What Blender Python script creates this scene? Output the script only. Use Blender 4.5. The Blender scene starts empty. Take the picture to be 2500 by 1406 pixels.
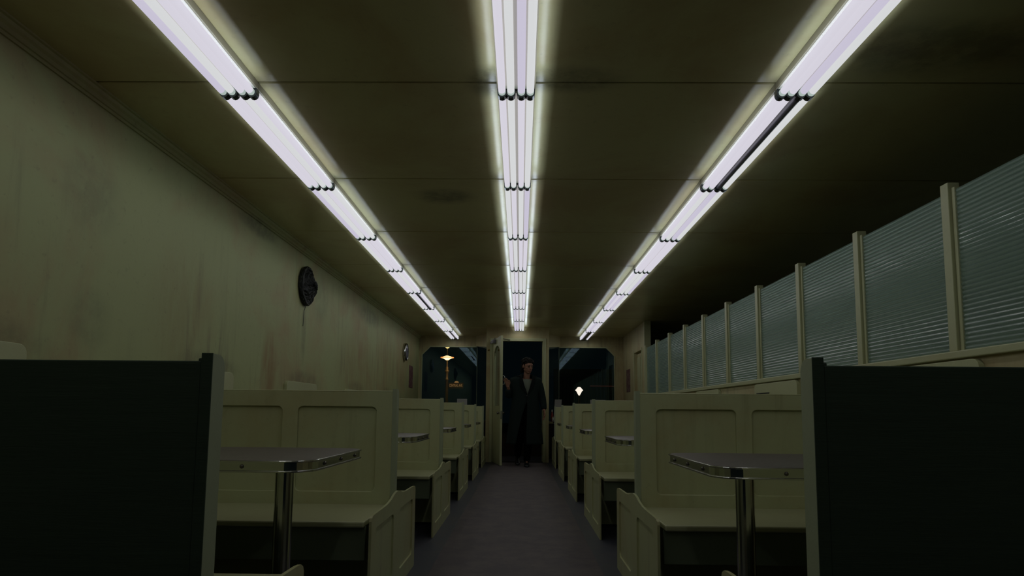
import bpy, bmesh, math, random
from math import sin, cos, pi, asin, sqrt, radians as R
from mathutils import Vector, Matrix
from mathutils.geometry import tessellate_polygon
random.seed(7)
SC = bpy.context.scene
COL = SC.collection

# ------------------------------------------------------------------ camera
F_PX = 1530.0
PITCH, YAW, ROLL, CY = 0.0973, 0.0141, 0.0091, 858.0
EYE = 0.95
cd = bpy.data.cameras.new('camera')
cam = bpy.data.objects.new('camera', cd); COL.objects.link(cam)
cd.sensor_width = 36.0; cd.sensor_fit = 'HORIZONTAL'
cd.lens = F_PX * 36.0 / 2500.0
cd.shift_y = (CY - 703.0) / 2500.0
cd.clip_start = 0.05; cd.clip_end = 200
_r = Vector((cos(YAW), sin(YAW), 0)); _f0 = Vector((-sin(YAW), cos(YAW), 0)); _z = Vector((0, 0, 1))
_f = _f0 * cos(PITCH) + _z * sin(PITCH); _u = -_f0 * sin(PITCH) + _z * cos(PITCH)
_r2 = _r * cos(ROLL) + _u * sin(ROLL); _u2 = _u * cos(ROLL) - _r * sin(ROLL)
cam.matrix_world = Matrix(((_r2.x, _u2.x, -_f.x, 0), (_r2.y, _u2.y, -_f.y, 0), (_r2.z, _u2.z, -_f.z, EYE), (0, 0, 0, 1)))
SC.camera = cam

# ------------------------------------------------------------------ world, exposure
w = bpy.data.worlds.new('night'); SC.world = w; w.use_nodes = True
w.node_tree.nodes['Background'].inputs[0].default_value = (0.30, 0.75, 0.95, 1)
w.node_tree.nodes['Background'].inputs[1].default_value = 0.0022
SC.view_settings.view_transform = 'Standard'; SC.view_settings.look = 'None'
SC.view_settings.exposure = 0.0; SC.view_settings.gamma = 1.0
SC.view_settings.use_curve_mapping = False
TUBE_POWER = 1.0
NL = 3; LAMP_W = 0.53; GLOW_W = 0.58; LAMP_C = (0.98, 1.0, 0.96)      # unseen lamps added at each fixture to lift the room light

# ------------------------------------------------------------------ helpers
def lin(r, g, b):
    f = lambda c: (c / 255 / 12.92) if c / 255 <= 0.04045 else ((c / 255 + 0.055) / 1.055) ** 2.4
    return (f(r), f(g), f(b), 1)

def tag(o, label=None, cat=None, group=None, kind=None):
    if label: o['label'] = label
    if cat: o['category'] = cat
    if group: o['group'] = group
    if kind: o['kind'] = kind
    return o

def empty(name, loc=(0, 0, 0), rz=0.0, label=None, cat=None, group=None, kind=None):
    o = bpy.data.objects.new(name, None); COL.objects.link(o)
    o.location = loc; o.rotation_euler = (0, 0, rz); o.empty_display_size = 0.05
    return tag(o, label, cat, group, kind)

def obj(name, bm, mat, parent=None, smooth=False, bevel=0.0, seg=2):
    bmesh.ops.recalc_face_normals(bm, faces=bm.faces[:])
    me = bpy.data.meshes.new(name); bm.to_mesh(me); bm.free()
    me.materials.append(mat)
    if smooth:
        for p in me.polygons: p.use_smooth = True
    o = bpy.data.objects.new(name, me); COL.objects.link(o)
    if parent is not None: o.parent = parent
    if bevel > 0:
        m = o.modifiers.new('bevel', 'BEVEL'); m.width = bevel; m.segments = seg; m.limit_method = 'ANGLE'; m.angle_limit = R(40)
    return o

def box(bm, x0, x1, y0, y1, z0, z1):
    v = [bm.verts.new((x, y, z)) for x in (x0, x1) for y in (y0, y1) for z in (z0, z1)]
    for f in ((0, 1, 3, 2), (4, 6, 7, 5), (0, 4, 5, 1), (2, 3, 7, 6), (0, 2, 6, 4), (1, 5, 7, 3)):
        bm.faces.new([v[i] for i in f])

def nb(): return bmesh.new()

def bx(*a):
    bm = nb(); box(bm, *a); return bm

def rrect(x0, x1, y0, y1, r, n=5):
    pts = []
    for cx, cy, a0 in ((x1 - r, y1 - r, 0), (x0 + r, y1 - r, 90), (x0 + r, y0 + r, 180), (x1 - r, y0 + r, 270)):
        for i in range(n + 1):
            a = R(a0 + 90 * i / n); pts.append((cx + r * cos(a), cy + r * sin(a)))
    return pts

def plate(bm, outer, holes, d0, d1, mp):
    """outline with holes extruded from depth d0 to d1; mp(u, v, d) gives the point"""
    loops = [outer] + list(holes)
    flat = [p for l in loops for p in l]
    tris = tessellate_polygon([[Vector((p[0], p[1], 0)) for p in l] for l in loops])
    va = [bm.verts.new(mp(p[0], p[1], d0)) for p in flat]
    vb = [bm.verts.new(mp(p[0], p[1], d1)) for p in flat]
    for t in tris:
        try: bm.faces.new([va[i] for i in t]); bm.faces.new([vb[i] for i in reversed(t)])
        except ValueError: pass
    k = 0
    for l in loops:
        n = len(l)
        for i in range(n):
            a, b = k + i, k + (i + 1) % n
            bm.faces.new([va[a], va[b], vb[b], vb[a]])
        k += n

def tube(bm, pts, rad, n=12, caps=True):
    """tube through pts with radius rad (number or list)"""
    pts = [Vector(p) for p in pts]
    rs = rad if isinstance(rad, (list, tuple)) else [rad] * len(pts)
    rings = []; ref = None
    for i, p in enumerate(pts):
        d = (pts[min(i + 1, len(pts) - 1)] - pts[max(i - 1, 0)]).normalized()
        if ref is None:
            ref = d.orthogonal().normalized()
        ref = (ref - d * ref.dot(d)).normalized()
        s = d.cross(ref)
        rings.append([bm.verts.new(p + (ref * cos(2 * pi * j / n) + s * sin(2 * pi * j / n)) * rs[i]) for j in range(n)])
    for a, b in zip(rings, rings[1:]):
        for j in range(n):
            bm.faces.new([a[j], a[(j + 1) % n], b[(j + 1) % n], b[j]])
    if caps:
        bm.faces.new(rings[0][::-1]); bm.faces.new(rings[-1])

def capsule(bm, p0, p1, r0, r1, n=12):
    p0, p1 = Vector(p0), Vector(p1); d = (p1 - p0).normalized()
    pts, rs = [], []
    for a in (80, 55, 28): pts.append(p0 - d * r0 * sin(R(a))); rs.append(r0 * cos(R(a)))
    pts += [p0, p1]; rs += [r0, r1]
    for a in (28, 55, 80): pts.append(p1 + d * r1 * sin(R(a))); rs.append(r1 * cos(R(a)))
    # straight axis: build rings directly
    ref = d.orthogonal().normalized(); s = d.cross(ref); rings = []
    for p, r in zip(pts, rs):
        rings.append([bm.verts.new(p + (ref * cos(2 * pi * j / n) + s * sin(2 * pi * j / n)) * r) for j in range(n)])
    for a, b in zip(rings, rings[1:]):
        for j in range(n): bm.faces.new([a[j], a[(j + 1) % n], b[(j + 1) % n], b[j]])
    bm.faces.new(rings[0][::-1]); bm.faces.new(rings[-1])

def ball(bm, c, rx, ry=None, rz=None, rot=None, u=18, v=12):
    ry = rx if ry is None else ry; rz = rx if rz is None else rz
    m = Matrix.Translation(Vector(c)) @ (rot.to_4x4() if rot else Matrix.Identity(4)) @ Matrix.Diagonal((rx, ry, rz, 1))
    bmesh.ops.create_uvsphere(bm, u_segments=u, v_segments=v, radius=1, matrix=m)

def lathe(bm, prof, c=(0, 0, 0), n=24, axis='z'):
    """prof: list of (r, h)"""
    c = Vector(c); rings = []
    for r, h in prof:
        ring = []
        for j in range(n):
            a = 2 * pi * j / n
            if axis == 'z': q = Vector((r * cos(a), r * sin(a), h))
            elif axis == 'x': q = Vector((h, r * cos(a), r * sin(a)))
            else: q = Vector((r * cos(a), h, r * sin(a)))
            ring.append(bm.verts.new(c + q))
        rings.append(ring)
    for a, b in zip(rings, rings[1:]):
        for j in range(n): bm.faces.new([a[j], a[(j + 1) % n], b[(j + 1) % n], b[j]])
    bm.faces.new(rings[0][::-1]); bm.faces.new(rings[-1])

def copy_thing(root):
    r = root.copy(); COL.objects.link(r)
    for ch in list(root.children):
        c = ch.copy(); COL.objects.link(c); c.parent = r
        for g in list(ch.children):
            d = g.copy(); COL.objects.link(d); d.parent = c
    return r

# ------------------------------------------------------------------ materials
def mat(name, color, rough=0.5, metal=0.0, spec=0.5, **k):
    m = bpy.data.materials.new(name); m.use_nodes = True
    b = m.node_tree.nodes['Principled BSDF']
    b.inputs['Base Color'].default_value = color if len(color) == 4 else (*color, 1)
    b.inputs['Roughness'].default_value = rough; b.inputs['Metallic'].default_value = metal
    b.inputs['Specular IOR Level'].default_value = spec
    for kk, v in k.items(): b.inputs[kk.replace('_', ' ')].default_value = v
    return m

class NT:
    def __init__(s, m): s.m = m; s.t = m.node_tree; s.b = s.t.nodes['Principled BSDF']
    def n(s, typ, **k):
        x = s.t.nodes.new(typ)
        for a, v in k.items(): setattr(x, a, v)
        return x
    def l(s, a, b): s.t.links.new(a, b)
    def coords(s, scale=(1, 1, 1), kind='Object', loc=(0, 0, 0)):
        tc = s.n('ShaderNodeTexCoord'); mp = s.n('ShaderNodeMapping')
        mp.inputs['Scale'].default_value = scale; mp.inputs['Location'].default_value = loc
        s.l(tc.outputs[kind], mp.inputs[0]); return mp.outputs[0]
    def noise(s, vec, scale, detail=5, rough=0.6, dist=0.0):
        x = s.n('ShaderNodeTexNoise'); x.inputs['Scale'].default_value = scale; x.inputs['Detail'].default_value = detail
        x.inputs['Roughness'].default_value = rough; x.inputs['Distortion'].default_value = dist
        s.l(vec, x.inputs['Vector']); return x.outputs['Fac']
    def ramp(s, fac, p0, p1, v0=0.0, v1=1.0):
        x = s.n('ShaderNodeMapRange'); x.interpolation_type = 'SMOOTHSTEP'
        x.inputs['From Min'].default_value = p0; x.inputs['From Max'].default_value = p1
        x.inputs['To Min'].default_value = v0; x.inputs['To Max'].default_value = v1
        s.l(fac, x.inputs['Value']); return x.outputs[0]
    def mix(s, fac, a, b):
        x = s.n('ShaderNodeMix'); x.data_type = 'RGBA'
        if isinstance(fac, float): x.inputs[0].default_value = fac
        else: s.l(fac, x.inputs[0])
        for i, c in ((6, a), (7, b)):
            if isinstance(c, tuple): x.inputs[i].default_value = c if len(c) == 4 else (*c, 1)
            else: s.l(c, x.inputs[i])
        return x.outputs[2]
    def math(s, op, a, b):
        x = s.n('ShaderNodeMath'); x.operation = op; x.use_clamp = False
        for i, c in ((0, a), (1, b)):
            if isinstance(c, (int, float)): x.inputs[i].default_value = c
            else: s.l(c, x.inputs[i])
        return x.outputs[0]
    def base(s, c): s.l(c, s.b.inputs['Base Color'])
    def bump(s, h, strength=0.2, dist=0.01):
        x = s.n('ShaderNodeBump'); x.inputs['Strength'].default_value = strength; x.inputs['Distance'].default_value = dist
        s.l(h, x.inputs['Height']); s.l(x.outputs[0], s.b.inputs['Normal'])

def spots(t, blobs):
    """soot and damp spots with a place and size of their own; blobs: (x, y, z, rx, ry, rz, strength)"""
    tot = None
    for (x, y, z, rx, ry, rz, st) in blobs:
        v = t.coords((1 / rx, 1 / ry, 1 / rz), 'Object', (-x / rx, -y / ry, -z / rz))
        ln = t.n('ShaderNodeVectorMath'); ln.operation = 'LENGTH'; t.l(v, ln.inputs[0])
        f = t.ramp(ln.outputs['Value'], 0.35, 1.0, st, 0.0)
        tot = f if tot is None else t.math('MAXIMUM', tot, f)
    return tot

def grimy(name, clean, brown, dark, rough=0.5, streak=True, blobs=None, rust=None, amt=1.0, sc=1.0, spec=0.5):
    m = mat(name, clean, rough, spec=spec); t = NT(m)
    v = t.coords()
    big = t.ramp(t.noise(v, 0.9 * sc, 6, 0.65, 0.4), 0.42, 0.66, 0, 0.80 * amt)
    c = t.mix(big, clean, brown)
    if streak:
        vs = t.coords((5.0, 5.0, 0.45)); st = t.ramp(t.noise(vs, 2.2, 6, 0.6, 0.2), 0.5, 0.72, 0, 0.55 * amt)
        msk = t.ramp(t.noise(v, 0.6, 3, 0.5), 0.4, 0.62)
        c = t.mix(t.math('MULTIPLY', st, msk), c, dark)
    fine = t.ramp(t.noise(v, 22.0, 8, 0.7), 0.56, 0.75, 0, 0.35 * amt)
    c = t.mix(fine, c, dark)
    if blobs:
        sp = t.math('MULTIPLY', spots(t, blobs), t.ramp(t.noise(v, 9.0, 7, 0.7), 0.35, 0.6, 0.45, 1.0))
        c = t.mix(sp, c, (0.035, 0.035, 0.025, 1))
    if rust:
        sp = t.math('MULTIPLY', spots(t, rust), t.ramp(t.noise(t.coords((4, 4, .8)), 2.4, 6, 0.7), 0.3, 0.62, 0.15, 1.0))
        c = t.mix(sp, c, (0.26, 0.15, 0.055, 1))
    t.base(c); t.bump(t.noise(v, 60, 4, 0.6), 0.12, 0.004)
    return m

CL = (0.37, 0.405, 0.190, 1); BR = (0.36, 0.285, 0.140, 1); DK = (0.15, 0.135, 0.085, 1)
WL = -2.245; WR = 2.25; CZ = 2.625; YW = 13.75; YD = 12.2
Y0, UN = 3.05, 1.3257
BOX_Y = [2.33, 4.37, 6.36, 8.40, 10.43]
halo = []
for yb in BOX_Y: halo.append((WL, yb + .1, 1.25, .2, .58, .14, .42))
halo += [(WL, 6.40, 1.75, .2, .09, .42, .30), (WL, 3.15, 2.08, .2, .30, .30, .22), (WL, 3.2, 1.42, .2, .22, .2, .22),
         (WL, 5.2, 2.50, .2, .5, .10, .5), (WL, 9.2, 2.35, .2, .9, .18, .4), (WL, 6.9, 2.2, .2, .35, .35, .25)]
M = {}
M['wall'] = grimy('aged cream wall paint', CL, BR, DK, 0.6, blobs=halo, rust=[(WL, 5.55, 1.32, .2, .22, .45, .7), (WL, 8.6, 1.5, .2, 1.3, .7, .42), (WL, 4.1, 1.6, .2, .5, .6, .25), (WL, 12.2, 2.2, .2, 1.2, .5, .45), (WL, 10.4, 1.7, .2, 1.0, .9, .3)])
M['endwall'] = grimy('aged cream end wall paint', (0.44, 0.40, 0.21, 1), (0.36, 0.27, 0.13, 1), DK, 0.55)
M['ceil'] = grimy('smoke stained ceiling paint', (0.54, 0.51, 0.27, 1), (0.44, 0.35, 0.17, 1), (0.22, 0.21, 0.12, 1), 0.28, streak=False,
                  blobs=[(-.60, 4.75, CZ, .30, .22, .3, .6), (-.16, 3.05, CZ, .16, .2, .3, .6), (.25, 3.02, CZ, .35, .16, .3, .5), (1.9, 2.75, CZ, .7, .3, .3, .5)])
M['bench'] = grimy('chipped cream bench paint', (0.47, 0.50, 0.28, 1), (0.42, 0.34, 0.16, 1), (0.18, 0.14, 0.07, 1), 0.42, streak=True, amt=0.6, sc=1.6)
M['seat'] = grimy('worn cream seat paint', (0.42, 0.43, 0.25, 1), (0.34, 0.30, 0.16, 1), (0.16, 0.14, 0.09, 1), 0.4, streak=False, amt=0.5)
M['apron'] = mat('green grey apron paint', (0.13, 0.16, 0.10), 0.5)
M['sidepanel'] = grimy('pale grey green paint', (0.36, 0.41, 0.27, 1), (0.30, 0.30, 0.18, 1), (0.18, 0.17, 0.12, 1), 0.5, streak=False, amt=0.4)
M['trim'] = grimy('cream trim paint', (0.44, 0.46, 0.26, 1), (0.38, 0.33, 0.17, 1), (0.2, 0.17, 0.1, 1), 0.4, streak=False, amt=0.5)
M['dark'] = mat('dark green board', (0.022, 0.030, 0.018), 0.7, spec=0.25)  # near-black green on the front of the nearest benches only
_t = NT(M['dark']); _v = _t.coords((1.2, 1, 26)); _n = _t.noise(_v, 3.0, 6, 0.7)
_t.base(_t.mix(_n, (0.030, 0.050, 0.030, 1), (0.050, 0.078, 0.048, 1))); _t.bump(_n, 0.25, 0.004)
M['chrome'] = mat('dulled chrome', (0.50, 0.51, 0.50), 0.16, 1.0)
M['band'] = mat('brushed aluminium edging', (0.60, 0.61, 0.58), 0.17, 1.0)
M['screw'] = mat('dark steel screw', (0.16, 0.15, 0.13), 0.4, 1.0)
M['lam'] = mat('brown violet laminate', (0.115, 0.088, 0.098), 0.32)
_t = NT(M['lam']); _v = _t.coords(); _t.base(_t.mix(_t.ramp(_t.noise(_v, 45, 6, .7), .4, .65), (0.080, 0.062, 0.068, 1), (0.12, 0.096, 0.098, 1)))
M['black'] = mat('black plastic', (0.012, 0.014, 0.015), 0.35)
M['holder'] = mat('blackened lampholder', (0.020, 0.026, 0.028), 0.3)
M['pan'] = mat('dirty cream fixture body', (0.26, 0.23, 0.15), 0.5)
M['reflector'] = mat('white fixture reflector', (0.80, 0.78, 0.70), 0.3)
M['off'] = mat('unlit tube glass', (0.16, 0.16, 0.19), 0.2)
def tube_mat(name, c, s):
    m = mat(name, (0.02, 0.02, 0.02), 0.6, spec=0.0); b = m.node_tree.nodes['Principled BSDF']
    b.inputs['Emission Color'].default_value = c; b.inputs['Emission Strength'].default_value = s * TUBE_POWER; return m
M['tubeA'] = tube_mat('lit tube lavender', (0.66, 0.635, 0.715, 1), 1.0)
M['tubeB'] = tube_mat('lit tube cool white', (0.66, 0.67, 0.68, 1), 1.0)
M['tubeC'] = tube_mat('lit tube violet', (0.60, 0.565, 0.69, 1), 0.95)
M['tubeend'] = tube_mat('glowing tube end', (0.52, 0.62, 0.58, 1), 0.75)
M['floor'] = mat('dark blue grey linoleum', (0.050, 0.055, 0.075), 0.5)
_t = NT(M['floor']); _v = _t.coords(); _t.base(_t.mix(_t.ramp(_t.noise(_v, 6, 6, .7), .4, .7), (0.046, 0.050, 0.070, 1), (0.065, 0.062, 0.072, 1)))
M['runner'] = mat('dull brown violet matting', (0.105, 0.088, 0.098), 0.75)
_t = NT(M['runner']); _v = _t.coords((1, 1, 1)); _n = _t.noise(_v, 5, 8, .75); _t.base(_t.mix(_t.ramp(_n, .35, .7), (0.085, 0.072, 0.082, 1), (0.125, 0.105, 0.105, 1))); _t.bump(_t.noise(_v, 180, 3, .6), .3, .003)
M['glass'] = mat('window glass', (0.9, 0.97, 0.97), 0.0); M['glass'].node_tree.nodes['Principled BSDF'].inputs['Transmission Weight'].default_value = 1.0
M['glass'].node_tree.nodes['Principled BSDF'].inputs['IOR'].default_value = 1.5
M['glass'].node_tree.nodes['Principled BSDF'].inputs['Specular Tint'].default_value = (0.62, 0.92, 1.0, 1)
M['fluted'] = mat('fluted obscure glass', (0.50, 0.68, 0.58), 0.17)
_b = M['fluted'].node_tree.nodes['Principled BSDF']; _b.inputs['Transmission Weight'].default_value = 0.74; _b.inputs['IOR'].default_value = 1.5
M['concrete'] = mat('night pavement', (0.018, 0.022, 0.022), 0.9, spec=0.2)
M['nightwall'] = mat('dark teal siding', (0.05, 0.085, 0.09), 0.7)
M['iron'] = mat('bronze painted lamp post', (0.16, 0.12, 0.06), 0.45, 0.4)
def emis(name, c, s):
    m = mat(name, (0.8, 0.8, 0.8), 0.4); b = m.node_tree.nodes['Principled BSDF']
    b.inputs['Emission Color'].default_value = c; b.inputs['Emission Strength'].default_value = s; return m
M['sodium'] = emis('amber lamp glass', (1.0, 0.66, 0.30, 1), 2.6)
M['sodiumrim'] = emis('orange lamp rim', (1.0, 0.30, 0.05, 1), 0.8)
M['sodium2'] = emis('pale lamp glass', (1.0, 0.86, 0.74, 1), 1.15)
M['sodium3'] = emis('small bulb glass', (1.0, 0.75, 0.25, 1), 0.9)
M['red'] = emis('dim red strip', (1.0, 0.06, 0.04, 1), 0.02)
M['signface'] = mat('dark enamel street sign', (0.030, 0.022, 0.016), 0.5)
M['signtext'] = mat('cream street lettering', (0.85, 0.70, 0.52), 0.5)
M['burnt'] = mat('charred metal', (0.02, 0.022, 0.02), 0.38, 0.5)
_t = NT(M['burnt']); _v = _t.coords(); _n = _t.noise(_v, 38, 8, .8)
_t.base(_t.mix(_t.ramp(_n, .5, .68), (0.008, 0.009, 0.008, 1), (0.10, 0.11, 0.09, 1))); _t.bump(_n, .9, .01)
M['poster'] = mat('faded maroon paper', (0.16, 0.075, 0.07), 0.6)
_t = NT(M['poster']); _v = _t.coords(); _t.base(_t.mix(_t.ramp(_t.noise(_v, 14, 4, .6), .45, .6), (0.13, 0.05, 0.055, 1), (0.20, 0.14, 0.12, 1)))
M['card'] = mat('grey menu card', (0.28, 0.28, 0.27), 0.5)
M['sidewall'] = mat('olive kitchen wall', (0.26, 0.27, 0.16), 0.7)  # wall tone lightened to bounce more light onto the ceiling
M['bounce_slab'] = mat('pale bounce slab', (0.34, 0.34, 0.26), 0.5)
M['brass'] = mat('dull brass', (0.45, 0.32, 0.10), 0.3, 1.0)
M['grey'] = mat('grey enamel closer', (0.16, 0.15, 0.17), 0.35, 0.3)
M['void'] = mat('black recess board', (0.006, 0.006, 0.005), 0.9)
M['coat'] = mat('dark grey green wool', (0.030, 0.036, 0.032), 0.9, spec=0.1)
_t = NT(M['coat']); _v = _t.coords(); _t.base(_t.mix(_t.noise(_v, 160, 3, .6), (0.009, 0.015, 0.014, 1), (0.018, 0.027, 0.025, 1)))
M['lapel'] = mat('dark wool lapel', (0.008, 0.010, 0.010), 0.85, spec=0.1)
M['shirt'] = mat('grey white cotton', (0.14, 0.16, 0.12), 0.8)
M['trouser'] = mat('black trouser cloth', (0.003, 0.003, 0.0035), 0.9, spec=0.05)
M['shoe'] = mat('black leather', (0.012, 0.014, 0.016), 0.3)
M['skin'] = mat('warm skin', (0.27, 0.14, 0.092), 0.55, spec=0.25)
M['hair'] = mat('dark brown hair', (0.010, 0.009, 0.007), 0.7, spec=0.12)
M['eye'] = mat('shadowed eye', (0.03, 0.025, 0.02), 0.3)
M['lip'] = mat('lips', (0.22, 0.085, 0.065), 0.5)
M['redglass'] = mat('red sauce bottle', (0.20, 0.02, 0.02), 0.3)
M['whiteplastic'] = mat('white shaker', (0.45, 0.45, 0.42), 0.35)

# ================================================================== STRUCTURE
# floor
tag(obj('floor', bx(-2.5, 5.4, -1.2, YD + .1, -.12, 0), M['floor']), kind='structure')
tag(obj('floor', bx(WR + .09, 5.2, -1.2, YW - .03, .0, .004), M['bounce_slab']), kind='structure')  # unseen pale slab added over the floor to bounce light upward
tag(obj('floor', bx(-2.5, 5.4, YD + .1, YW + .12, -.12, -.001), M['floor']), kind='structure')
rn = obj('aisle_runner', bx(-.535, .50, -1.0, YD - .07, .0, .003), M['runner'])
tag(rn, 'long brown violet runner down the middle of the aisle floor', 'floor runner')
# ceiling: boards with open joints below a dark backing
bm = nb()
ys = [-1.2] + [Y0 + k * UN for k in range(-3, 9)] + [YW + .15]
ys = [y for y in ys if y <= YW + .2]
for a, b in zip(ys, ys[1:]):
    box(bm, -2.45, 5.4, a + (.0065), b - (.0065), CZ, CZ + .020)
ce = obj('ceiling', bm, M['ceil'], bevel=.004, seg=1); tag(ce, kind='structure')
tag(obj('ceiling', bx(-2.45, 5.4, -1.2, YW + .15, CZ + .022, CZ + .10), M['void']), kind='structure')
# left wall
tag(obj('wall_left', bx(WL - .12, WL, -1.2, YW + .12, 0, CZ), M['wall']), kind='structure')
# crown moulding of two steps
bm = nb()
prof = [(0, 0), (0, -.075), (.010, -.075), (.012, -.060), (.020, -.058), (.024, -.038), (.036, -.028), (.040, -.012), (.052, -.010), (.052, 0)]
va = [bm.verts.new((WL + x, -1.2, CZ + z)) for x, z in prof]; vb = [bm.verts.new((WL + x, YW, CZ + z)) for x, z in prof]
for i in range(len(prof)): bm.faces.new([va[i], va[(i + 1) % len(prof)], vb[(i + 1) % len(prof)], vb[i]])
bm.faces.new(va); bm.faces.new(vb)
tag(obj('trim_1', bm, M['wall']), kind='structure')
# right: low wall under the partition, full wall at the far end with a doorway
SILL = 1.285
tag(obj('wall_right', bx(WR, WR + .08, -1.2, 11.2, 0, SILL - .04), M['endwall']), kind='structure')
YE = 11.34
bm = nb()
outer = [(YE, 0), (YE, CZ), (YW + .12, CZ), (YW + .12, 0)]
hole = [(11.64, .02), (11.64, 2.145), (12.40, 2.145), (12.40, .02)]
plate(bm, outer, [hole], WR, WR + .09, lambda u, v, d: (d, u, v))
tag(obj('wall_right', bm, M['endwall']), kind='structure')
# alcove behind the doorway
dr = tag(obj('door_2', bx(WR + .062, WR + .085, 11.645, 12.395, .03, 2.14), M['endwall']), kind='structure')
obj('door_panel', bx(WR + .050, WR + .064, 11.72, 12.02, .15, 2.05), M['trim'], dr, bevel=.004)
obj('door_panel', bx(WR + .050, WR + .064, 12.08, 12.36, .15, 2.05), M['trim'], dr, bevel=.004)
tag(obj('trim_2', bx(WR - .012, WR, 11.60, 11.64, 0, 2.18), M['trim'], bevel=.003), kind='structure')
tag(obj('trim_3', bx(WR - .012, WR, 12.40, 12.45, 0, 2.18), M['trim'], bevel=.003), kind='structure')
# kitchen side beyond the partition
tag(obj('wall_kitchen', bx(5.2, 5.3, -1.2, YW, 0, CZ), M['sidewall']), kind='structure')
tag(obj('wall_kitchen', bx(WR + .09, 5.2, YW - .02, YW + .1, 0, CZ), M['sidewall']), kind='structure')
# vestibule with the entrance door
bm = nb()
outer = [(-.662, 0), (-.662, CZ), (.588, CZ), (.588, 0)]
hole = [(-.545, -.0), (-.545, 2.345), (.436, 2.345), (.436, -.0)]
outer = [(-.672, 0), (-.672, CZ), (.552, CZ), (.552, 0), (.436, 0), (.436, 2.345), (-.545, 2.345), (-.545, 0)]
plate(bm, outer, [], YD, YD + .10, lambda u, v, d: (u, d, v))
tag(obj('wall_far', bm, M['endwall']), kind='structure')
tag(obj('wall_far', bx(-.662, -.63, YD + .10, 13.2, 0, CZ), M['endwall']), kind='structure')
tag(obj('wall_far', bx(.520, .552, YD + .10, 13.2, 0, CZ), M['endwall']), kind='structure')
# casing: two jambs and a head, with an inner stop
k = 4
for (a, b, c, d, e, f) in ((-.600, -.545, YD - .02, YD, 0, 2.40), (.436, .492, YD - .02, YD, 0, 2.40), (-.545, .436, YD - .02, YD, 2.345, 2.40),
                           (.436, .452, YD - .03, YD - .02, 0, 2.36), (-.545, -.53, YD + .06, YD + .1, 0, 2.345), (.42, .436, YD + .06, YD + .1, 0, 2.345)):
    tag(obj('trim_%d' % k, bx(a, b, c, d, e, f), M['trim'], bevel=.004), kind='structure'); k += 1
tag(obj('trim_%d' % k, bx(-.545, .436, YD - .06, YD + .12, 0, .018), M['void'], bevel=.006), kind='structure'); k += 1
# window walls
def win_wall(n, side):
    s = side
    xo = WL if s < 0 else WR; xi = -.964 if s < 0 else .844
    wo = -2.19 if s < 0 else 2.07; cz = 2.40; ch = .185; sz = .78
    # wall polygon open to the corner: header, outer strip and apron as one plate
    x_in = xi
    hole = [(wo, sz), (wo, cz - ch), (wo - s * ch, cz), (x_in, cz), (x_in, sz)]
    outer = [(xo, 0), (xo, CZ), (x_in, CZ), (x_in, cz), (wo - s * ch, cz), (wo, cz - ch), (wo, sz), (x_in, sz), (x_in, 0)]
    bm = nb(); plate(bm, outer, [], YW, YW + .10, lambda u, v, d: (u, d, v))
    tag(obj('wall_far', bm, M['endwall']), kind='structure')
    # angled return wall between the window and the vestibule
    e = Vector((-.655, 13.2)) if s < 0 else Vector((.545, 13.2)); a = Vector((xi, YW))
    for z0, z1, e1, mm in ((2.40, CZ, 2.33, 'endwall'), (0, sz, None, 'void')):
        bm = nb(); d = (e - a).normalized(); nrm = Vector((-d.y, d.x)) * .03
        v = []
        for p, zlo in ((a, z0), (e, e1 if e1 else z0)):
            for q in (p + nrm, p - nrm):
                v.append(bm.verts.new((q.x, q.y, zlo))); v.append(bm.verts.new((q.x, q.y, z1)))
        for f in ((0, 1, 3, 2), (4, 6, 7, 5), (0, 4, 5, 1), (2, 3, 7, 6), (0, 2, 6, 4), (1, 5, 7, 3)): bm.faces.new([v[i] for i in f])
        tag(obj('wall_far', bm, M[mm]), kind='structure')
    # window: frame and two panes
    W = empty('window_%d' % n, (0, 0, 0), kind='structure')
    g = [(wo, sz), (wo, cz - ch), (wo - s * ch, cz), (x_in, cz), (x_in, sz)]
    bm = nb(); plate(bm, g, [], YW + .035, YW + .041, lambda u, v, d: (u, d, v)); obj('pane', bm, M['glass'], W)
    bm = nb(); d = (e - a)
    v = []
    for p, zt in ((a, 2.40), (e, 2.33)):
        for dy in (.037, .043):
            v.append(bm.verts.new((p.x, p.y + dy, sz))); v.append(bm.verts.new((p.x, p.y + dy, zt)))
    for f in ((0, 1, 3, 2), (4, 6, 7, 5), (0, 4, 5, 1), (2, 3, 7, 6), (0, 2, 6, 4), (1, 5, 7, 3)): bm.faces.new([v[i] for i in f])
    obj('pane', bm, M['glass'], W)
    # thin painted frame lip around the opening
    bm = nb(); t = .020
    o1 = [(wo, sz), (wo, cz - ch), (wo - s * ch, cz), (x_in, cz), (x_in, cz - t), (wo - s * (ch + t * .42), cz - t), (wo - s * t, cz - ch - t * .42), (wo - s * t, sz)]
    plate(bm, o1, [], YW - .012, YW + .03, lambda u, v, d: (u, d, v)); obj('window_frame', bm, M['trim'], W)
    obj('corner_seal', bx(xi - .006, xi + .006, YW + .028, YW + .048, sz, 2.40), M['apron'], W)
    obj('window_sill', bx(min(xo, xi), max(xo, xi), YW - .05, YW + .02, sz - .03, sz), M['trim'], W, bevel=.005)
win_wall(1, -1); win_wall(2, 1)
# entrance door leaf, hinged on the left jamb and swung into the room
DL = Vector((-.537, 12.16)); FE = Vector((-.365, 11.31)); _d = FE - DL; DLEN = _d.length
D = empty('door_1', (DL.x, DL.y, .012), math.atan2(_d.y, _d.x), kind='structure')
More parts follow.
